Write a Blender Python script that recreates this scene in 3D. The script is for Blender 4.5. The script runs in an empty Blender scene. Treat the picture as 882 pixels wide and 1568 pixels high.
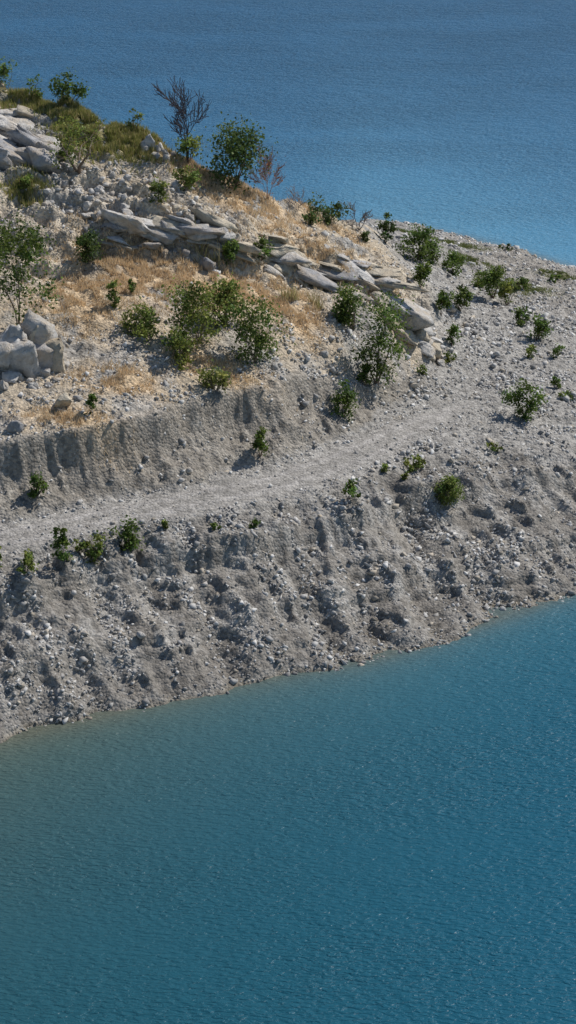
import bpy, math, random, bmesh
import numpy as np
from mathutils import Vector, Matrix
random.seed(7); rng=np.random.default_rng(11)
scene=bpy.context.scene
# ------------------------------------------------------------------ noise
_G=rng.random((256,256))*2*np.pi; _GX=np.cos(_G); _GY=np.sin(_G)
def gn(x,y,s=0):
    x=np.asarray(x,float)+s*17.31+500; y=np.asarray(y,float)+s*29.77+500
    xi=np.floor(x).astype(int); yi=np.floor(y).astype(int); fx=x-xi; fy=y-yi
    u=fx*fx*fx*(fx*(fx*6-15)+10); v=fy*fy*fy*(fy*(fy*6-15)+10)
    def d(i,j):
        a=(xi+i+37*s)&255; b=(yi+j)&255
        return _GX[a,b]*(fx-i)+_GY[a,b]*(fy-j)
    n0=d(0,0)*(1-u)+d(1,0)*u; n1=d(0,1)*(1-u)+d(1,1)*u
    return (n0*(1-v)+n1*v)*1.5
def fbm(x,y,o=4,s=0,g=.5):
    r=0;a=1;f=1
    for i in range(o):
        r=r+a*gn(x*f,y*f,s+i); a*=g; f*=2.03
    return r
def ridge(x,y,s=0): return 1-np.abs(gn(x,y,s))*2
def sm(a,b,x):
    t=np.clip((x-a)/(b-a),0,1); return t*t*(3-2*t)
# ------------------------------------------------------------------ survey lines of the peninsula (metres)
L=[None]*10
L[1]=[(-90,80,0),(-60,94,0),(-30,107,0),(-15.83,114.86,0),(-10.67,117.78,0),(-7.1,119.82,0),(-3.43,121.75,0),(0.34,123.47,0),(4.59,125.05,0),(7.77,127.03,0),(12.76,130.77,0),(18.12,134.91,0),(23.69,139.91,0),(45,165,0),(60,186,0),(90,190,0)]
L[2]=[(-90,92,6),(-60,104,6),(-30,119,6),(-16.91,126.7,6),(-8.75,131.65,6),(-1.66,134.8,5.8),(5.0,140.63,5.4),(9.5,145.86,5),(14.07,148.43,4.5),(19.62,149.77,4),(45,172,2),(60,188,.2),(90,192,-1)]
L[3]=[(-90,97,6.3),(-60,109,6.3),(-30,124,6.3),(-17.41,131.23,6.3),(-12.13,134.42,6.3),(-5.79,137.44,6.2),(-0.04,143.21,6.0),(5.26,149.37,5.8),(8.19,155.29,5.6),(13.38,161.5,5),(20.95,161.5,4.2),(45,176,2.2),(60,189,.3),(90,193,-1)]
L[4]=[(-90,103,10),(-60,115,10),(-30,130,10),(-17.8,136.3,10.3),(-14.3,137.2,10.3),(-9.94,139.6,10.3),(-4.72,144.5,10.1),(-.48,149.5,9.8),(3.54,152.5,8.3),(6.34,155.4,6.9),(9.37,160.6,6.0),(14.9,168.7,5.2),(22,170.5,4.2),(45,180,2.3),(60,190,.4),(90,194,-1)]
L[5]=[(-90,125,14),(-60,135,14.5),(-30,148,14.5),(-19.54,153.31,14.5),(-15.25,154.88,14.5),(-10.96,158.2,15),(-6.48,158.8,14.5),(-1.89,159.9,13),(2.76,161.74,12),(6.53,161.87,10.5),(9.97,163.9,7.5),(13.27,174,5.5),(23.3,181.98,3.8),(45,185,2.2),(60,191,.4),(90,195,-1)]
L[6]=[(-90,135,18),(-60,145,19),(-30,158,19),(-20.37,162.4,19),(-15.92,164.28,19),(-13.14,163.6,18.5),(-8.96,163.2,17.6),(-5.13,161.8,16.6),(-0.51,163.24,15.2),(3.76,165.34,13.4),(7.65,166.79,11.5),(10.3,170.08,8.5),(15.08,187.22,4.5),(24.1,188.81,3.4),(45,188,2),(60,192,.3),(90,196,-1)]
L[7]=[(-90,160,26),(-60,170,26),(-30,177,24.5),(-21.83,177.03,23.5),(-18.7,175.16,22.8),(-15.13,173.16,22),(-10.19,171.3,20.8),(-8.23,170.16,19.7),(-5.36,170.27,18.2),(-2.0,171.31,16.7),(0.94,174.18,14.7),(5.12,180.6,11.6),(8.64,189.47,7.5),(16.38,204.39,2.4),(25.47,200.15,1.5),(45,191,1.2),(60,193,.2),(90,197,-1)]
L[8]=[(-90,190,0),(-60,194,0),(-15,197,0),(0,202,0),(4,213,0),(7.68,225.89,0),(12.68,222.69,0),(17.49,218.62,0),(22.08,214.01,0),(26.49,208.48,0),(45,196,0),(60,194.5,0),(90,198,-1)]
L[0]=[(a,b-16,-6) for a,b,c in L[1]]
L[9]=[(a,b+20,-6) for a,b,c in L[8]]
XS=np.arange(-90,90.01,.25); K=np.exp(-(np.arange(-8,9)*.25)**2/(2*.55**2)); K/=K.sum()
def smooth(a):
    q=np.pad(a,8,mode='edge'); return np.convolve(q,K,'valid')
LY=[smooth(np.interp(XS,[q[0] for q in l],[q[1] for q in l])) for l in L]
LZ=[smooth(np.interp(XS,[q[0] for q in l],[q[2] for q in l])) for l in L]
for k in range(1,10): LY[k]=np.maximum(LY[k],LY[k-1]+.4)
PROF={1:([0,.03,.32,.37,.48,.72,.77,.93,1],[0,.06,.27,.42,.45,.64,.87,.92,1]),3:([0,.5,.64,.82,1],[0,.34,.50,.97,1]),5:([0,.35,.5,.75,.85,1],[0,.25,.62,.72,.95,1])}
def base(x,y):
    z=np.full(x.shape,-6.0); s=np.where(y<170,0.0,9.0)
    ys=[np.interp(x,XS,q) for q in LY]; zs=[np.interp(x,XS,q) for q in LZ]
    for k in range(9):
        m=(y>=ys[k])&(y<ys[k+1]); t=(y-ys[k])/(ys[k+1]-ys[k]); g=t
        if k in PROF:
            g=np.interp(t,*PROF[k])
            if k==1: mm=.35+.65*sm(-.55,.1,gn(x/7,y/12,77)); g=g*mm+t*(1-mm)
        z=np.where(m,zs[k]+(zs[k+1]-zs[k])*g,z); s=np.where(m,k+t,s)
    return z,s
ROAD=np.array([(-90,94.5),(-60,106.5),(-30,121.5),(-17.2,128.9),(-12,132.0),(-6,135.4),(-.8,138.9),(3,142.8),(6.3,147.0),(9.4,152.0),(13,157)])
def road_d(x,y):
    d=np.full(x.shape,1e9)
    for (ax,ay),(bx,by) in zip(ROAD[:-1],ROAD[1:]):
        vx,vy=bx-ax,by-ay; t=np.clip(((x-ax)*vx+(y-ay)*vy)/(vx*vx+vy*vy),0,1)
        d=np.minimum(d,np.hypot(x-ax-t*vx,y-ay-t*vy))
    return d
def height(x,y):
    w1=.9*gn(x/5,y/5,1)+.3*gn(x/1.8,y/1.8,2)+.08*gn(x/.6,y/.6,17); w2=1.1*gn(x/4.5,y/6,3)+.34*gn(x/2.2,y/2.2,4)+.12*gn(x/.5,y/.5,18)
    rd=road_d(x,y)+np.clip((x-7)*.16,0,1.5); rm=1-sm(1.1,2.1,rd)
    k=1-.85*rm
    z0,s=base(x+w1*k,y+w2*k); za,_=base(x+w1*k,y+w2*k-.18); zb,_=base(x+w1*k,y+w2*k+.18)
    z=(2*z0+za+zb)/4
    bank=sm(.9,1.2,s)*(1-sm(1.85,2.05,s)); scarp=sm(3.0,3.3,s)*(1-sm(3.7,3.95,s))*(1-sm(6,11,x))
    terr=sm(4,4.3,s)*(1-sm(4.8,5.1,s)); crag=sm(4.9,5.1,s)*(1-sm(6.1,6.5,s))*(1-sm(10,12,x))
    up=sm(6,6.3,s)*(1-sm(7.2,7.8,s))
    xr=x+.45*(y-125)
    z+=bank*(.62*(ridge(xr/3.4,y/9,5)-.6)+.16*ridge(xr/1.1,y/4,6)+.35*gn(x/3.5,y/3,7))
    z+=scarp*(.20*(ridge((x+.55*y)/1.5,y/5,8)-.6)+.12*ridge((x+.5*y)/.6,y/3,11)+.22*gn(x/1.8,y/1.2,9))
    st=.62; zz=z+.10*gn(x/3,y/3,10); q=(zz/st-np.floor(zz/st)); z+=bank*(.35+.65*sm(-.3,.4,gn(x/6,y/4,12)))*(.40*(sm(.4,.7,q)-q))
    dip=z+.10*x+.25*gn(x/3,y/3,13); st=.8; q=dip/st-np.floor(dip/st)
    z+=crag*(.66*(sm(.5,.75,q)-q)+.35*gn(x/1.8,y/1.3,14)+.25*ridge(x/1.3,y/1.0,15))
    bx=np.floor(x/1.1+.5*gn(x,y,33)); by=np.floor(y/.7+.5*gn(x,y,34)); hv=np.modf(np.abs(np.sin(bx*12.9898+by*78.233)*43758.5453))[0]
    z+=crag*.36*(hv-.5)
    z+=(terr*.22+up*.3)*fbm(x/3,y/3,3,16)
    dip=z+.06*x; st=.7; q=dip/st-np.floor(dip/st); z+=up*(1-sm(-14,-11,x))*.55*(sm(.5,.75,q)-q)
    land=sm(-.5,.6,z)
    z+=(1-.85*rm)*land*((.16-.08*bank)*fbm(x/1.3,y/1.3,3,20)+(.09-.02*bank-.03*scarp)*fbm(x/.38,y/.38,2,25))
    z+=rm*.05*(ridge(rd/1.1,x/30,30)) 
    z-=np.maximum(0,x-52)*.12
    return z,s,rd
def axis(a,b,d0,lo,hi):
    mid=np.arange(lo,hi,d0); l=[lo]; st=d0
    while l[-1]>a: st*=1.18; l.append(l[-1]-st)
    r=[mid[-1]]; st=d0
    while r[-1]<b: st*=1.18; r.append(r[-1]+st)
    return np.concatenate([np.array(l[1:])[::-1],mid,np.array(r[1:])])
gx=axis(-88,88,.11,-24,31); gy=axis(70,250,.14,111,229)
X,Y=np.meshgrid(gx,gy); Z,S,RD=height(X,Y)
def hz(x,y,A=None):
    A=Z if A is None else A
    x=np.atleast_1d(np.asarray(x,float)); y=np.atleast_1d(np.asarray(y,float))
    i=np.clip(np.searchsorted(gx,x)-1,0,len(gx)-2); j=np.clip(np.searchsorted(gy,y)-1,0,len(gy)-2)
    fx=np.clip((x-gx[i])/(gx[i+1]-gx[i]),0,1); fy=np.clip((y-gy[j])/(gy[j+1]-gy[j]),0,1)
    return (A[j,i]*(1-fx)+A[j,i+1]*fx)*(1-fy)+(A[j+1,i]*(1-fx)+A[j+1,i+1]*fx)*fy
# ------------------------------------------------------------------ site plan: ground positions in metres
# (stored as base-36 decimetres, two digits each: x+50 m, y-100 m; plants add height and width)
def pts(t): return [(int(t[i:i+2],36)/10-50,int(t[i+2:i+4],36)/10+100) for i in range(0,len(t),4)]
ZP=pts('bifs9yeod9gcc5jdckj2cyiodmjaepkqe0fsaqgbfhi0ckd7aubza1aleehybcjg94krafjk8pkx9pk18qhhi8umh9v0kfrjj7opgkuyicrjdyg8eighccgrarhw9sh9c3hcbt82do85eb6sgob2fzb9f89be0emewg2abbibecwggfzhtkhj9gvigi9jem9fvefab6igbd3bdj0af4yhj9t')
SPT=pts('8tc097c59mce8yc99fcl8sbo9wc67rib8mim9dir7piq8qj595it7lju8njs7jkg8jkd8zhja4hyb1htbyhnavjabhjfabgrb7gyc3gwclgsaegkbcgsc3gqbpgochgr9sh4ath0chh2drhoexi1g0i4d4gweahmfhhwg9hngvhuflheg9hfgthrfghlh3i19xax97a3')
PL='''f6ga0w0ofmfd1u0yfef50g0aeyds0p0gdebq0k0b9m9a0e0da77k0n0bb78d0k0f
aq7x0h0b9o6z0c0aag7v0a0796740d08c9dr170xdadq190xcpek0w0sbxcx0o0j
clch0i0jb7dn0n0siifb0r0mg3ne0q0cgvo30s0qh8ok0k0hgpjz0l0ghqoz0n0i
h4jl0l0chnl90o0fijnb0s0mitmw0l0ejboh0d0bj0l40e0ej7k20l0fiyiu0b08
jjj50b08hail0h0ah7hr080ceql50j0ucrgp0l0eddh40f0fbdhc0f0hbuia0i0h
agar0e07ezag0d0ag7cb090gdb900606jggo080ajbh80907a3fw0l0mhsdk060a
fefd0d0agkgm0807anee0j09ayf00907bu8s0505fnbt0605fkl20d08iboc0e0b
kbqg050ijkvb060fedju0c0c9fim0e0c8phi0b0hg0bn0605co8u0505gsbk0h0m
8ydd231i89f014109qi914129ckl0o0u7zlb0l0l8mkw0i0daqjy0f0bctja1c1a
bwji0m0mbujf1t1gdhjd1a0we3ki0l0iffly0p0v'''.replace('\n','')
PLANTS=[(int(PL[i:i+2],36)/10-50,int(PL[i+2:i+4],36)/10+100,int(PL[i+4:i+6],36)/10,int(PL[i+6:i+8],36)/10) for i in range(0,len(PL),8)]
# ------------------------------------------------------------------ materials
def newmat(n):
    m=bpy.data.materials.new(n); m.use_nodes=True; nt=m.node_tree; nt.nodes.clear()
    return m,nt,nt.nodes,nt.links
def N(ns,t,**kw):
    n=ns.new(t)
    for k,v in kw.items(): setattr(n,k,v)
    return n
def mixc(ns,ls,f,a,b,bt='MIX'):
    n=ns.new('ShaderNodeMix'); n.data_type='RGBA'; n.blend_type=bt
    for sock,val in ((n.inputs[0],f),(n.inputs[6],a),(n.inputs[7],b)):
        if isinstance(val,(int,float)): sock.default_value=val
        elif isinstance(val,tuple): sock.default_value=val
        else: ls.new(val,sock)
    return n.outputs[2]
def math_(ns,ls,op,a,b=None):
    n=ns.new('ShaderNodeMath'); n.operation=op
    for s_,v in zip(n.inputs,(a,b)):
        if v is None: continue
        if isinstance(v,(int,float)): s_.default_value=v
        else: ls.new(v,s_)
    return n.outputs[0]
def noise(ns,ls,vec,sc,det=4,rough=.6,dist=0):
    n=ns.new('ShaderNodeTexNoise'); n.inputs['Scale'].default_value=sc; n.inputs['Detail'].default_value=det
    n.inputs['Roughness'].default_value=rough; n.inputs['Distortion'].default_value=dist; ls.new(vec,n.inputs['Vector']); return n.outputs['Fac']
def ground_mat(name,pebble):
    m,nt,ns,ls=newmat(name)
    out=N(ns,'ShaderNodeOutputMaterial'); b=N(ns,'ShaderNodeBsdfPrincipled'); ls.new(b.outputs[0],out.inputs[0])
    b.inputs['Roughness'].default_value=.95; b.inputs['Specular IOR Level'].default_value=.15
    at=N(ns,'ShaderNodeAttribute',attribute_name='Col'); geo=N(ns,'ShaderNodeNewGeometry'); pos=geo.outputs['Position']
    vo=N(ns,'ShaderNodeTexVoronoi'); vo.inputs['Scale'].default_value=5.5; ls.new(pos,vo.inputs['Vector'])
    sep=N(ns,'ShaderNodeSeparateColor'); ls.new(vo.outputs['Color'],sep.inputs[0])
    mr=N(ns,'ShaderNodeMapRange'); ls.new(sep.outputs[0],mr.inputs[0]); mr.inputs[3].default_value=.68; mr.inputs[4].default_value=1.36
    n1=noise(ns,ls,pos,1.1,5,.7); mr2=N(ns,'ShaderNodeMapRange'); ls.new(n1,mr2.inputs[0]); mr2.inputs[1].default_value=.3; mr2.inputs[2].default_value=.7; mr2.inputs[3].default_value=.74; mr2.inputs[4].default_value=1.22
    f=math_(ns,ls,'MULTIPLY',mr.outputs[0],mr2.outputs[0])
    vm=N(ns,'ShaderNodeVectorMath',operation='SCALE'); ls.new(at.outputs['Color'],vm.inputs[0]); ls.new(f,vm.inputs['Scale'])
    ls.new(vm.outputs[0],b.inputs['Base Color'])
    inv=math_(ns,ls,'SUBTRACT',1.0,vo.outputs['Distance'])
    hsum=math_(ns,ls,'ADD',inv,math_(ns,ls,'MULTIPLY',noise(ns,ls,pos,3.5,4,.75),1.5))
    bp=N(ns,'ShaderNodeBump'); bp.inputs['Strength'].default_value=1; bp.inputs['Distance'].default_value=pebble; ls.new(hsum,bp.inputs['Height']); ls.new(bp.outputs[0],b.inputs['Normal'])
    return m
M_ground=ground_mat('stony_ground',.09); M_road=ground_mat('gravel_track',.07)
def rock_mat(name,sc,dist):
    m,nt,ns,ls=newmat(name)
    out=N(ns,'ShaderNodeOutputMaterial'); b=N(ns,'ShaderNodeBsdfPrincipled'); ls.new(b.outputs[0],out.inputs[0])
    b.inputs['Roughness'].default_value=.9; b.inputs['Specular IOR Level'].default_value=.2
    at=N(ns,'ShaderNodeAttribute',attribute_name='Col')
    if dist<.05: ls.new(at.outputs['Color'],b.inputs['Base Color']); return m
    geo=N(ns,'ShaderNodeNewGeometry'); pos=geo.outputs['Position']
    n1=noise(ns,ls,pos,sc,6,.72,.4); mr=N(ns,'ShaderNodeMapRange'); ls.new(n1,mr.inputs[0]); mr.inputs[1].default_value=.3; mr.inputs[2].default_value=.7; mr.inputs[3].default_value=.66; mr.inputs[4].default_value=1.22
    vm=N(ns,'ShaderNodeVectorMath',operation='SCALE'); ls.new(at.outputs['Color'],vm.inputs[0]); ls.new(mr.outputs[0],vm.inputs['Scale'])
    mt=N(ns,'ShaderNodeMapRange'); ls.new(noise(ns,ls,pos,sc*.4,3),mt.inputs[0]); mt.inputs[1].default_value=.45; mt.inputs[2].default_value=.65; mt.inputs[4].default_value=.6
    tan=mixc(ns,ls,mt.outputs[0],vm.outputs[0],(.48,.385,.27,1))
    ls.new(tan,b.inputs['Base Color'])
    bp=N(ns,'ShaderNodeBump'); bp.inputs['Strength'].default_value=1; bp.inputs['Distance'].default_value=dist
    ls.new(n1,bp.inputs['Height']); ls.new(bp.outputs[0],b.inputs['Normal'])
    return m
M_stone=rock_mat('limestone_rubble',4,.04); M_rock=rock_mat('limestone_outcrop',2.2,.25)
def leaf_mat(name,tr):
    m,nt,ns,ls=newmat(name)
    out=N(ns,'ShaderNodeOutputMaterial'); d=N(ns,'ShaderNodeBsdfPrincipled'); d.inputs['Roughness'].default_value=.6; d.inputs['Specular IOR Level'].default_value=.25
    t=N(ns,'ShaderNodeBsdfTranslucent'); mx=N(ns,'ShaderNodeMixShader'); mx.inputs[0].default_value=tr
    at=N(ns,'ShaderNodeAttribute',attribute_name='Col')
    ls.new(at.outputs['Color'],d.inputs['Base Color']); ls.new(at.outputs['Color'],t.inputs['Color'])
    ls.new(d.outputs[0],mx.inputs[1]); ls.new(t.outputs[0],mx.inputs[2]); ls.new(mx.outputs[0],out.inputs[0]); return m
M_leaf=leaf_mat('foliage',.4); M_bark=leaf_mat('bark',0.0); M_grass=leaf_mat('grass_blades',.3)
# ------------------------------------------------------------------ mesh helper
def mkmesh(name,V,Fs,col,mats,midx=None):
    if not isinstance(Fs,list): Fs=[Fs]
    me=bpy.data.meshes.new(name); V=np.asarray(V,np.float32)
    me.vertices.add(len(V)); me.vertices.foreach_set('co',V.ravel())
    loops=np.concatenate([f.ravel() for f in Fs]).astype(np.int32)
    tot=np.concatenate([np.full(len(f),f.shape[1]) for f in Fs]); st=np.concatenate([[0],np.cumsum(tot)[:-1]]).astype(np.int32)
    me.loops.add(len(loops)); me.loops.foreach_set('vertex_index',loops)
    me.polygons.add(len(st)); me.polygons.foreach_set('loop_start',st)
    for m in mats: me.materials.append(m)
    if midx is not None: me.polygons.foreach_set('material_index',np.asarray(midx,np.int32))
    me.update(calc_edges=True); me.validate()
    ca=me.color_attributes.new('Col','FLOAT_COLOR','POINT')
    c=np.ones((len(V),4),np.float32); c[:,:3]=col; ca.data.foreach_set('color',c.ravel())
    ob=bpy.data.objects.new(name,me); scene.collection.objects.link(ob); return ob
# ------------------------------------------------------------------ terrain colour
def blob(pts,x,y):
    m=np.zeros(x.shape)
    for (cx,cy,rx,ry) in pts:
        m=np.maximum(m,np.exp(-(((x-cx)/rx)**2+((y-cy)/ry)**2)))
    return m
_zi=iter(ZP)
def zone(radii):
    o=[]
    for ru,rv in radii:
        x,y=next(_zi); o.append((x,y,ru/22,rv/9.6))
    return o
DRY=zone([(115,40),(65,38),(95,32),(60,24),(60,18),(60,22),(50,14),(60,16),(50,22),(80,24),(60,20),(60,15),(60,15),(60,10),(80,22),(40,14)])
GREENG=zone([(70,15),(70,20),(50,10),(40,20),(25,12)])
SPITG=zone([(50,12),(50,10),(40,14),(50,20),(30,8),(40,14)])
RE=zone([(14,5),(10,5),(20,8)])
RUB=zone([(110,35),(60,30),(60,30),(160,40),(80,40),(80,20),(70,60),(60,40),(60,40),(60,50),(40,40),(100,20),(60,20),(50,30),(60,40),(50,100),(60,60),(60,60),(30,20),(120,30),(50,20),(40,20),(120,10),(80,30)])
def mixa(c,m,k): m=m[...,None]; return c*(1-m)+np.array(k)*m
def gcol(x,y,z,s,rd):
    c=np.ones(x.shape+(3,))*np.array([.33,.315,.29])
    n=fbm(x/2.5,y/2.5,4,40); n2=fbm(x/7,y/7,3,44); xr=x+.45*(y-125); n3=fbm(xr/1.3,y/5,3,47)
    scarp=sm(2.95,3.15,s)*(1-sm(3.8,3.95,s))*(1-sm(8,12,x)); bank=sm(.95,1.1,s)*(1-sm(1.9,2.1,s))
    c=mixa(c,bank*sm(-.4,.3,n),(.255,.238,.212)); c=mixa(c,bank*sm(-.05,.45,n3)*.75,(.19,.175,.155))
    c=mixa(c,scarp*.9,(.25,.226,.192)); c=mixa(c,scarp*sm(.1,.5,n)*.6,(.33,.305,.265))
    hill=sm(3.8,4.0,s)*(1-sm(7.4,8,s))*(1-sm(9,13,x+(y-165)*.12))
    c=mixa(c,hill*.85*sm(-.5,.3,n2+.5*n),(.46,.385,.285))
    d=blob(DRY,x,y)*sm(-.5,.2,n+.25); c=mixa(c,np.clip(d*1.3,0,.92),(.56,.42,.265))
    g=blob(GREENG,x,y)*sm(-.5,.1,n+.2); c=mixa(c,np.clip(g*1.2,0,.85),(.24,.215,.085))
    g=blob(SPITG,x,y)*sm(-.2,.3,n+.1); c=mixa(c,np.clip(g,0,.75),(.16,.18,.07))
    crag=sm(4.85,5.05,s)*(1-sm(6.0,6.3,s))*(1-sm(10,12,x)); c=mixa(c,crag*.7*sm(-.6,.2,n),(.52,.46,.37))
    ledge_shade=crag*sm(-15,-12,x)*(1-sm(-6,-3,x))*(1-sm(5.5,5.8,s)); c=mixa(c,ledge_shade*.7,(.24,.185,.13))  # shade below the overhanging ledge, painted into the rock colour
    rm=1-sm(.8,2.3,rd+.7*n); c=mixa(c,rm*.7,(.295,.278,.255))
    rt=np.exp(-((rd-.75+.2*n)/.28)**2); c=mixa(c,rt*.4,(.41,.39,.37))
    damp=bank*(1-sm(.4,1.3,z+.5*n)); c=mixa(c,damp*.45,(.17,.155,.135))
    wet=1-sm(-.1,.30,z+.1*n); c=mixa(c,wet*.8,(.19,.165,.12))
    far=sm(14,20,x)*sm(175,190,y); c=mixa(c,far*.4,(.27,.235,.19))
    return c
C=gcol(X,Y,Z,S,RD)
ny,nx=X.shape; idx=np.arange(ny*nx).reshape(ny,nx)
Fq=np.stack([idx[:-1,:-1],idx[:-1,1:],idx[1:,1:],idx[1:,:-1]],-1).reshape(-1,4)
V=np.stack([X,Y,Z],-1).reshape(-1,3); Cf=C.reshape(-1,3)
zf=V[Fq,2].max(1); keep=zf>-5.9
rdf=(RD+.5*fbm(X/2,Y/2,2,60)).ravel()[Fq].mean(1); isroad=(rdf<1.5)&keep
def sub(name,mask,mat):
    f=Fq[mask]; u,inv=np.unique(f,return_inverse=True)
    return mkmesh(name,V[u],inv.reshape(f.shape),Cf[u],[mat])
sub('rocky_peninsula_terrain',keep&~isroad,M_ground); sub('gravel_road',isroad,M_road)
# ------------------------------------------------------------------ water
wx=axis(-900,900,.9,-60,60); wy=axis(-60,2500,.9,60,260)
WX,WY=np.meshgrid(wx,wy)
yn=np.interp(WX,XS,LY[1]); yf=np.interp(WX,XS,LY[8])
dn=np.maximum(yn-WY,0); df=np.maximum(WY-yf,0); wN=np.interp(WX,[-30,-16,0,18,40],[20,15,11,8,4])
shN=np.where(WY<165,np.exp(-dn/wN),0); shF=np.where(WY>=165,np.exp(-df/45),0)
edge=np.exp(-np.where(WY<165,dn/1.3,df/1.0))
rgt=sm(-22,24,WX)
dN=np.array([.011,.080,.112])*(1-rgt[...,None])+np.array([.011,.096,.155])*rgt[...,None]
cN=dN*(1-shN[...,None]*.9)+shN[...,None]*.9*(np.array([.085,.122,.098])*(1-rgt[...,None])+np.array([.045,.165,.225])*rgt[...,None])
cF=np.array([.008,.110,.245])*(1-shF[...,None])+shF[...,None]*np.array([.09,.27,.42])
wc=np.where((WY<165)[...,None],cN,cF); wc=mixa(wc,edge*.6,(.15,.14,.10))
wi=np.arange(WX.size).reshape(WX.shape); Fw=np.stack([wi[:-1,:-1],wi[:-1,1:],wi[1:,1:],wi[1:,:-1]],-1).reshape(-1,4)
m,nt,ns,ls=newmat('lake_water')
out=N(ns,'ShaderNodeOutputMaterial'); b=N(ns,'ShaderNodeBsdfPrincipled'); ls.new(b.outputs[0],out.inputs[0])
b.inputs['Roughness'].default_value=.32; b.inputs['IOR'].default_value=1.33; b.inputs['Specular IOR Level'].default_value=.2
at=N(ns,'ShaderNodeAttribute',attribute_name='Col'); ls.new(at.outputs['Color'],b.inputs['Base Color'])
geo=N(ns,'ShaderNodeNewGeometry')
def mp(rot,sx,sy):
    n=N(ns,'ShaderNodeMapping'); n.inputs['Rotation'].default_value=(0,0,rot); n.inputs['Scale'].default_value=(sx,sy,1); ls.new(geo.outputs['Position'],n.inputs['Vector']); return n.outputs[0]
a1=noise(ns,ls,mp(.4,1,2.3),2.1,3,.5,.4); a2=noise(ns,ls,mp(-.3,1,1.5),.5,2,.5,.3); a3=noise(ns,ls,mp(.2,.5,1),.09,3,.5)
h=math_(ns,ls,'ADD',a1,math_(ns,ls,'MULTIPLY',a2,.8))
bp=N(ns,'ShaderNodeBump'); bp.inputs['Strength'].default_value=1; ls.new(h,bp.inputs['Height'])
mr=N(ns,'ShaderNodeMapRange'); ls.new(a3,mr.inputs[0]); mr.inputs[1].default_value=.35; mr.inputs[2].default_value=.65; mr.inputs[3].default_value=.13; mr.inputs[4].default_value=.23
sp=N(ns,'ShaderNodeSeparateXYZ'); ls.new(geo.outputs['Position'],sp.inputs[0]); mw=N(ns,'ShaderNodeMapRange'); ls.new(sp.outputs[1],mw.inputs[0]); mw.inputs[1].default_value=200; mw.inputs[2].default_value=300; mw.inputs[3].default_value=1; mw.inputs[4].default_value=4
ls.new(math_(ns,ls,'MULTIPLY',mr.outputs[0],mw.outputs[0]),bp.inputs['Distance']); ls.new(bp.outputs[0],b.inputs['Normal'])
mkmesh('lake_water',np.stack([WX,WY,np.zeros(WX.shape)],-1).reshape(-1,3),Fw,wc.reshape(-1,3),[m])
# ------------------------------------------------------------------ stones
def hull(n,sx=1,sy=1,sz=1,boxy=0):
    bm=bmesh.new()
    for i in range(n):
        v=rng.normal(size=3); v/=np.linalg.norm(v)
        if boxy: w=v/np.max(np.abs(v)); v=v*(1-boxy)+w*boxy
        v*=rng.uniform(.8,1.08); bm.verts.new((v[0]*sx,v[1]*sy,v[2]*sz))
    r=bmesh.ops.convex_hull(bm,input=bm.verts)
    bmesh.ops.delete(bm,geom=[g for g in r['geom_interior'] if isinstance(g,bmesh.types.BMVert)],context='VERTS')
    bmesh.ops.triangulate(bm,faces=bm.faces); bm.verts.index_update()
    Vv=np.array([v.co[:] for v in bm.verts]); Ff=np.array([[v.index for v in f.verts] for f in bm.faces]); bm.free(); return Vv,Ff
PROTO=[hull(9,1,rng.uniform(.6,.95),rng.uniform(.45,.8),.5) for _ in range(14)]
def rots(n,tilt):
    a=rng.random(n)*2*np.pi; bx=rng.normal(0,tilt,n); by=rng.normal(0,tilt,n)
    ca,sa=np.cos(a),np.sin(a); cx,sx=np.cos(bx),np.sin(bx); cy,sy=np.cos(by),np.sin(by); o=np.zeros(n); l=np.ones(n)
    Rz=np.stack([ca,-sa,o,sa,ca,o,o,o,l],-1).reshape(n,3,3); Rx=np.stack([l,o,o,o,cx,-sx,o,sx,cx],-1).reshape(n,3,3); Ry=np.stack([cy,o,sy,o,l,o,-sy,o,cy],-1).reshape(n,3,3)
    return Rx@Ry@Rz
def scatter_build(name,pos,size,col,mat,protos=PROTO,tilt=.35):
    n=len(pos); w=rng.integers(0,len(protos),n); Vs=[];Fs=[];Cs=[];off=0; R=rots(n,tilt)
    for k,(pv,pf) in enumerate(protos):
        q=np.where(w==k)[0]
        if len(q)==0: continue
        vv=np.einsum('nij,vj->nvi',R[q],pv)*size[q][:,None,None]+pos[q][:,None,:]
        ff=pf[None]+(np.arange(len(q))*len(pv))[:,None,None]+off
        Vs.append(vv.reshape(-1,3)); Fs.append(ff.reshape(-1,3)); Cs.append(np.repeat(col[q],len(pv),0)); off+=len(q)*len(pv)
    return mkmesh(name,np.concatenate(Vs),np.concatenate(Fs),np.concatenate(Cs),[mat])
n=210000
sx=rng.uniform(-30,36,n); sy=rng.uniform(112,228,n); sz=hz(sx,sy); ss=hz(sx,sy,S); srd=hz(sx,sy,RD)
bank=(ss>.95)&(ss<2.1)
xr=sx+.45*(sy-125)
cl=np.where(bank,fbm(xr/1.5,sy/4.5,3,70)*1.3-.8*np.clip(fbm(xr/1.3,sy/5,3,47),0,1),fbm(sx/1.8,sy/2.4,3,70)); rb=blob(RUB,sx,sy)
den=np.full(n,.30)
den[bank]=.44; den[(ss>3.05)&(ss<3.85)&(sx<6)]=.11; den[(ss>3.85)&(ss<4.2)]=.55
hill=(ss>4.2)&(ss<7.5)&(sx<9); den[hill]=.17; den[(ss>5)&(ss<6.2)&(sx<9)]=.3; den[(sx>9)&(ss>2.5)]=.36
den=den*sm(-.6,.6,cl)*1.5+rb*.55*sm(-.6,.2,cl)
den[srd<1.5]*=.4; dry=blob(DRY,sx,sy)+blob(GREENG,sx,sy); den*=1-.8*np.clip(dry,0,1)
shore=np.exp(-(sz/.3)**2); den+=shore*.5
den[sz<-.3]=0; den[(ss>7.3)&(sx<4)]=0
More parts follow.
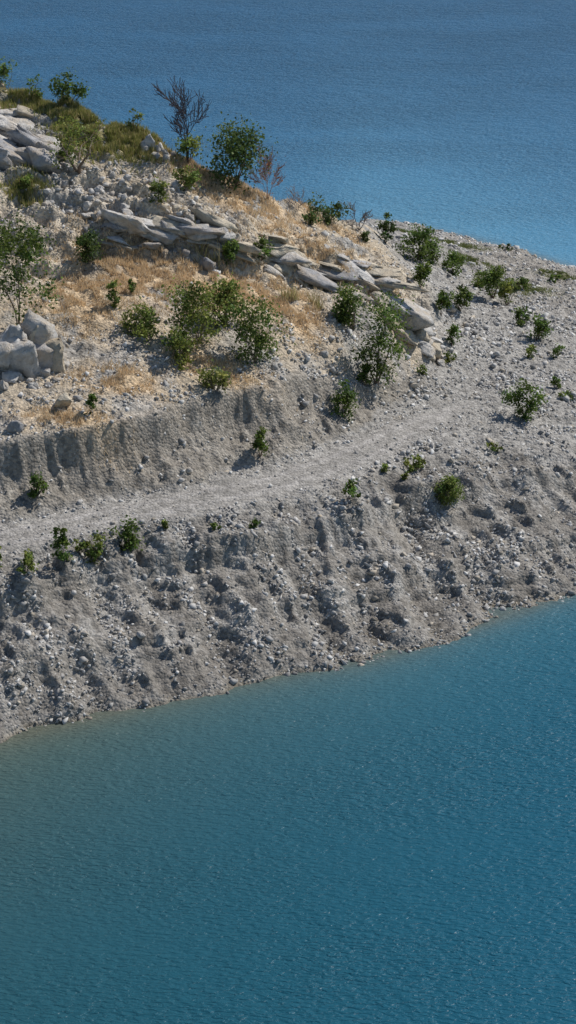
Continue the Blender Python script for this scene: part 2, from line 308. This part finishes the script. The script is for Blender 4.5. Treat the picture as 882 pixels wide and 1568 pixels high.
kp=rng.random(n)<den; sx,sy,sz,ss,rb,srd,bank=[q[kp] for q in (sx,sy,sz,ss,rb,srd,bank)]
n=len(sx); size=np.exp(rng.normal(math.log(.080),.50,n))*(1+.35*rb); size=np.clip(size,.045,.45); size[bank]=np.clip(size[bank],0,.30); size[srd<1.5]*=.6
tone=rng.choice([0,1,2],n,p=[.52,.36,.12]); base3=np.array([[.57,.56,.54],[.36,.35,.335],[.45,.40,.33]])
col=base3[tone]*rng.uniform(.68,1.2,(n,1)); col[bank]*=.92; col[srd<1.5]*=.8; col*=(1-.35*(bank&(sz<.7))*rng.random(n))[:,None]
scatter_build('gravel_stones',np.stack([sx,sy,sz+size*.18],-1),size,col,M_stone)
# ------------------------------------------------------------------ outcrops
U=random.uniform
def outcrop(name,blocks,mat=M_rock):
    Vs=[];Fs=[];Cs=[];off=0
    for (x,y,dz,a,bb,c,yaw,tl,tr,col) in blocks:
        pv,pf=hull(random.choice([12,14,18]),1,1,1,.6)
        if a*bb>.12:
            bm=bmesh.new(); vs=[bm.verts.new(q) for q in pv]
            for f in pf: bm.faces.new([vs[i] for i in f])
            for _ in range(2): bmesh.ops.subdivide_edges(bm,edges=bm.edges,cuts=1,use_grid_fill=True)
            bmesh.ops.triangulate(bm,faces=bm.faces); bm.verts.index_update()
            pv=np.array([v.co[:] for v in bm.verts]); pf=np.array([[v.index for v in f.verts] for f in bm.faces]); bm.free()
            o=U(0,90); lay=np.floor(pv[:,2]*2.2+.35*gn(pv[:,0]*1.5+o,pv[:,1]*1.5,50)); hv=np.modf(np.abs(np.sin(lay*41.7+o)*9137.3))[0]
            crk=np.floor(pv[:,0]*1.8+o+.4*pv[:,1]); hc=np.modf(np.abs(np.sin(crk*17.3+o)*4137.3))[0]
            pv=pv*np.stack([1-.10*hv-.08*hc,1-.22*hv-.14*hc,1-.14*hc],-1)+rng.normal(0,.03,pv.shape)
        R=np.array(Matrix.Rotation(yaw,3,'Z')@Matrix.Rotation(tl,3,'Y')@Matrix.Rotation(tr,3,'X'))
        vv=(pv*np.array([a,bb,c]))@R.T+np.array([x,y,float(hz(x,y)[0])+dz])
        Vs.append(vv);Fs.append(pf+off);off+=len(vv);Cs.append(np.tile(np.array(col)*rng.uniform(.82,1.1),(len(vv),1)))
    return mkmesh(name,np.concatenate(Vs),np.concatenate(Fs),np.concatenate(Cs),[mat])
WH=(.60,.58,.55); TN=(.58,.515,.41); GR=(.42,.415,.42)
_si=iter(SPT)
def take(k): return [next(_si) for _ in range(k)]
def strip(W,n,a,b_,c,dz,col,yaw=0,tl=0,tr=0,jit=.5,rv=.28,sv=.38):
    if isinstance(W,int): W=take(W)
    bl=[]
    for i in range(n):
        t=(i+U(0,1))/n*(len(W)-1); k=min(int(t),len(W)-2); f=t-k; q=min(1.7,math.exp(random.gauss(0,sv)))
        x=W[k][0]*(1-f)+W[k+1][0]*f+U(-jit,jit); y=W[k][1]*(1-f)+W[k+1][1]*f+U(-jit,jit)*1.8
        bl.append((x,y,dz*q+U(-.1,.1),a*q*U(.7,1.3),b_*q*U(.7,1.3),c*q*U(.7,1.3),yaw+random.gauss(0,rv),tl+random.gauss(0,.13),tr+random.gauss(0,.16),col if random.random()<.7 else random.choice([WH,TN,GR])))
    return bl
outcrop('rock_outcrop',strip(3,5,1.6,1.15,1.5,.6,WH,jit=.2,sv=.1,rv=.4)+strip(2,3,1.35,1.0,2.4,1.1,WH,jit=.2,sv=.1,rv=.4)+strip(2,22,.35,.33,.28,.1,WH,jit=.7))
outcrop('rock_outcrop',strip(3,9,2.1,1.1,.7,.3,GR,yaw=-.1,tl=.22,sv=.2)+strip(3,8,2.0,1.1,.6,.25,WH,tl=.25,sv=.2)+strip(2,8,1.6,1.0,.42,.1,WH,tl=.2)+strip(2,7,1.3,.9,.35,0,TN,tl=.2))
outcrop('rock_rubble',strip(4,120,.26,.23,.2,.08,WH,jit=1.4,rv=1)+strip(2,14,.36,.33,.4,.2,WH,jit=.5,rv=1))
outcrop('rock_ledge',strip(4,16,1.5,.85,.38,.18,WH,tl=.2,yaw=-.15,jit=.35,rv=.2,sv=.25)+strip(3,12,.9,.6,.25,-.1,TN,tl=.2,jit=.3)+strip(2,9,.7,.5,.65,.1,GR)+strip(2,20,.3,.28,.22,.1,WH,rv=1))
outcrop('rock_strata',strip(4,20,2.0,1.1,.34,-.12,TN,tl=.26,yaw=-.25,jit=1.0,rv=.18,sv=.3)+strip(5,24,1.7,.95,.36,-.08,WH,tl=.28,yaw=-.25,jit=.9,rv=.2,sv=.3)+strip(3,12,1.2,.9,.6,-.05,TN,tl=.4,yaw=-.4)+strip(2,60,.24,.22,.17,.05,WH,jit=1.3,rv=1))
b1,b2=take(2)
outcrop('boulder',strip([b1,b1],2,.36,.34,.34,.2,TN,jit=.15)); outcrop('boulder',strip([b2,b2],2,.3,.3,.3,.15,TN,jit=.1))
outcrop('boulder',strip([(8,172),(18,155)],26,.2,.18,.15,.05,WH,jit=4,rv=1)); outcrop('boulder',strip([(-15,124),(18,145)],36,.18,.16,.14,.05,WH,jit=4,rv=1))
# ------------------------------------------------------------------ plants
def tube(p0,p1,r0,r1,V,Fc,k=4):
    d=p1-p0; d/=np.linalg.norm(d)+1e-9; a=np.cross(d,[.3,.5,.8]); a/=np.linalg.norm(a)+1e-9; b=np.cross(d,a); o=len(V)
    for pp,r in((p0,r0),(p1,r1)):
        for i in range(k):
            t=2*np.pi*i/k; V.append(pp+(a*math.cos(t)+b*math.sin(t))*r)
    for i in range(k): j=(i+1)%k; Fc.append((o+i,o+j,o+k+j,o+k+i))
def plant(name,p,nl=600,ls=.2,col=(.055,.10,.02),nst=5,twig=2,bark=(.16,.12,.09),spread=.55,low=0,clump=14,bare=False,tr=.022,tipf=.3,sig=.12,rmin=.012):
    x,y,h,w=p
    V=[];Fc=[];tips=[]; z0=float(hz(x,y)[0])-.08
    def grow(p,d,ln,r,lev):
        nseg=3
        for i in range(nseg):
            d=d+rng.normal(0,.16,3)+np.array([0,0,.05]); d/=np.linalg.norm(d); q=p+d*ln/nseg; r1=max(rmin,r*(1-.24))
            tube(p,q,r,r1,V,Fc); p=q; r=r1
            if lev>0 and (i>0 or lev<twig):
                for _ in range(1 if not bare else 2):
                    dd=d+rng.normal(0,.55,3); dd[2]=abs(dd[2])*.8+.1; dd/=np.linalg.norm(dd); grow(p,dd,ln*U(.45,.7),max(rmin,r*.62),lev-1)
        tips.append(p)
    for i in range(nst):
        a=2*np.pi*(i+U(0,.8))/nst; sp=spread*U(.3,1.1) if nst>1 else .08
        d=np.array([math.cos(a)*sp*w/h,math.sin(a)*sp*w/h,1.0]); d/=np.linalg.norm(d)
        grow(np.array([math.cos(a)*.05,math.sin(a)*.05,0]),d,h*U(.55,.8),tr*h,twig)
    T=np.array(tips); nb=len(V); Vb=np.array(V)
    fx=w/2/max(.2,np.abs(T[:,0]).max()); sc=np.array([fx,fx,h*(1 if bare else .85)/max(.2,T[:,2].max())]); Vb=Vb*sc; T=T*sc; Fb=np.array(Fc)
    cb=np.tile(np.array(bark),(nb,1)); Fs=[Fb]; mi=[np.zeros(len(Fb))]; Vall=[Vb]; Call=[cb]
    if nl>0:
        nc=clump; cc=[]
        skx,sky_=random.gauss(0,.1)*w,random.gauss(0,.1)*w
        for i in range(nc):
            if random.random()<tipf: c=T[random.randrange(len(T))].copy()
            else:
                f=random.random()**.85; zz=h*(low+(1-low)*(.08+.86*f)); rr=w*.5*math.sqrt(max(.05,1-((f-.38)/.68)**2))*math.sqrt(random.random())*.85; a=U(0,6.283)
                c=np.array([math.cos(a)*rr+skx*f,math.sin(a)*rr+sky_*f,zz])
            cc.append(c)
        cc=np.array(cc); cw=rng.uniform(.4,1.3,nc); cw/=cw.sum(); k=rng.choice(nc,nl,p=cw)
        sg=min(w,h)*sig*rng.uniform(.6,1.3,nc)
        pos=cc[k]+rng.normal(size=(nl,3))*sg[k][:,None]*np.array([1.0,1.0,.9]); pos[:,2]=np.where(pos[:,2]<.03,np.abs(pos[:,2])*.5+.03,pos[:,2])
        rel=np.clip(np.hypot(pos[:,0],pos[:,1])/(w*.5),0,1)*.3+np.clip(pos[:,2]/h,0,1)*.3  # crown shade put into leaf colour: darker low down and inside
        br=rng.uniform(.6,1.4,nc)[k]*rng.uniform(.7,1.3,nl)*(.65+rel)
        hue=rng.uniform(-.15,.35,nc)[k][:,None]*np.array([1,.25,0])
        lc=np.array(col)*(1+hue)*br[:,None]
        nrm=rng.normal(size=(nl,3))+np.array([.3,.1,.8]); nrm/=np.linalg.norm(nrm,axis=1)[:,None]
        t=np.cross(nrm,rng.normal(size=(nl,3))); t/=np.linalg.norm(t,axis=1)[:,None]; bt=np.cross(nrm,t); s_=ls*rng.uniform(.6,1.35,nl)[:,None]
        lv=np.stack([pos-t*s_*.5,pos+bt*s_*.36+nrm*s_*.06,pos+t*s_*.5,pos-bt*s_*.36+nrm*s_*.06],1).reshape(-1,3)
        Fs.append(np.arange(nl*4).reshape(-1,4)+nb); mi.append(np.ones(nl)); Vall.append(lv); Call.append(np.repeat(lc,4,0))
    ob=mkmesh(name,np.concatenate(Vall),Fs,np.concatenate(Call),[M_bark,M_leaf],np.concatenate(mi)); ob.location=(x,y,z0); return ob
G1=(.092,.148,.030); G2=(.15,.20,.045); G3=(.070,.115,.030); G4=(.19,.23,.065)
KIND='11111111'+'2222'+'212242'+'13111111'+'121112112'+'311221121'+'1132112122321332222'
GC={'1':G1,'2':G2,'3':G3,'4':G4}
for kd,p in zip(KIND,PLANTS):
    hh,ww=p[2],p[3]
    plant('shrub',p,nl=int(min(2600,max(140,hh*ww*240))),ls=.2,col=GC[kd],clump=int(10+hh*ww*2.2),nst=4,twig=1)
T=PLANTS[len(KIND):]
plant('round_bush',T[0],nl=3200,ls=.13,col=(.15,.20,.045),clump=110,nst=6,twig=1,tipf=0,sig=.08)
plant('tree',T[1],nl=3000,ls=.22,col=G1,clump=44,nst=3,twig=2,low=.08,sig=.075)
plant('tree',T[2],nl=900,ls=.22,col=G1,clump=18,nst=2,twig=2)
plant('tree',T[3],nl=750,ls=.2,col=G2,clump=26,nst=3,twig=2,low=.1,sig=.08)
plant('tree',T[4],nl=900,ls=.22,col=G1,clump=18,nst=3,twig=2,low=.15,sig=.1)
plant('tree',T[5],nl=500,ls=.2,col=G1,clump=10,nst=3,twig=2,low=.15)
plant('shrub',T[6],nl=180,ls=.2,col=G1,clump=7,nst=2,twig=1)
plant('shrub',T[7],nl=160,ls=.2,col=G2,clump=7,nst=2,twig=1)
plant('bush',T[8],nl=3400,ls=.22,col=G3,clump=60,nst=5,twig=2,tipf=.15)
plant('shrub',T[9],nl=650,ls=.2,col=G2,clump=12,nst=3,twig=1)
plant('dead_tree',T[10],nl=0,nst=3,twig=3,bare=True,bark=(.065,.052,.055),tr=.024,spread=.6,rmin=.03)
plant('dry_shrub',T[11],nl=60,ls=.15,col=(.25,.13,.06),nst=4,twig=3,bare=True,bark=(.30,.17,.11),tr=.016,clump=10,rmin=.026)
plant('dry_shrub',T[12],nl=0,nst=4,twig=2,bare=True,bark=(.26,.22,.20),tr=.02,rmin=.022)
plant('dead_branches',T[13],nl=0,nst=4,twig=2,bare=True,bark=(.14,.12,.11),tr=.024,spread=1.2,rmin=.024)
# ------------------------------------------------------------------ grass
def grass(name,zones,n,hm,cols,wd=.03):
    gx_=[];gy_=[]
    for (cx,cy,rx,ry) in zones:
        k=int(n*rx*ry/sum(z[2]*z[3] for z in zones)); gx_.append(rng.normal(cx,rx*.62,k)); gy_.append(rng.normal(cy,ry*.62,k))
    x=np.concatenate(gx_);y=np.concatenate(gy_); kk=(fbm(x/1.1,y/1.1,2,90)>-.15)&(hz(x,y)>.2); x=x[kk];y=y[kk]; z=hz(x,y); m=len(x)
    hh=hm*rng.uniform(.5,1.4,m); a=rng.random(m)*6.28; w=wd*rng.uniform(.7,1.5,m); lean=rng.normal(0,.3,(m,2))*hh[:,None]
    v=np.stack([np.stack([x-np.cos(a)*w,y-np.sin(a)*w,z-.03],-1),np.stack([x+np.cos(a)*w,y+np.sin(a)*w,z-.03],-1),np.stack([x+lean[:,0],y+lean[:,1],z+hh],-1)],1).reshape(-1,3)
    c=np.array(cols)[rng.integers(0,len(cols),m)]*rng.uniform(.75,1.25,(m,1))
    mkmesh(name,v,np.arange(m*3).reshape(-1,3),np.repeat(c,3,0),[M_grass])
grass('dry_grass',DRY,56000,.28,[(.70,.54,.34),(.60,.45,.27),(.74,.60,.41)])
grass('green_grass',GREENG,38000,.42,[(.29,.30,.08),(.36,.33,.12),(.20,.23,.06),(.46,.38,.19)],.035)
grass('shore_grass',SPITG,14000,.22,[(.14,.18,.05),(.22,.23,.08)])
grass('reed_grass',RE,500,1.1,[(.50,.42,.24),(.32,.30,.12)])
# ------------------------------------------------------------------ light, camera
w=bpy.data.worlds.new('World'); scene.world=w; w.use_nodes=True; wn=w.node_tree
bg=wn.nodes['Background']; sky=wn.nodes.new('ShaderNodeTexSky'); sky.sky_type='NISHITA'; sky.sun_disc=False
el=math.radians(47); az=math.radians(56)   # azimuth from +Y toward +X
sky.sun_elevation=el; sky.sun_rotation=az; sky.dust_density=.1; sky.ozone_density=2.5; wn.links.new(sky.outputs[0],bg.inputs[0]); bg.inputs[1].default_value=.088
sd=bpy.data.lights.new('sun','SUN'); sd.energy=4.4; sd.angle=math.radians(.5); sd.color=(1,.95,.88)
so=bpy.data.objects.new('sun',sd); scene.collection.objects.link(so)
dv=Vector((math.sin(az)*math.cos(el),math.cos(az)*math.cos(el),math.sin(el))); so.rotation_euler=dv.to_track_quat('Z','Y').to_euler(); so.location=(60,200,120)
cd=bpy.data.cameras.new('camera'); co=bpy.data.objects.new('camera',cd); scene.collection.objects.link(co); scene.camera=co
co.location=(0,0,60); co.rotation_euler=(math.radians(90-22),0,0); cd.sensor_fit='HORIZONTAL'; cd.angle=math.radians(14.0); cd.clip_end=5000; cd.clip_start=1
scene.view_settings.view_transform='Standard'; scene.view_settings.look='None'; scene.view_settings.exposure=0
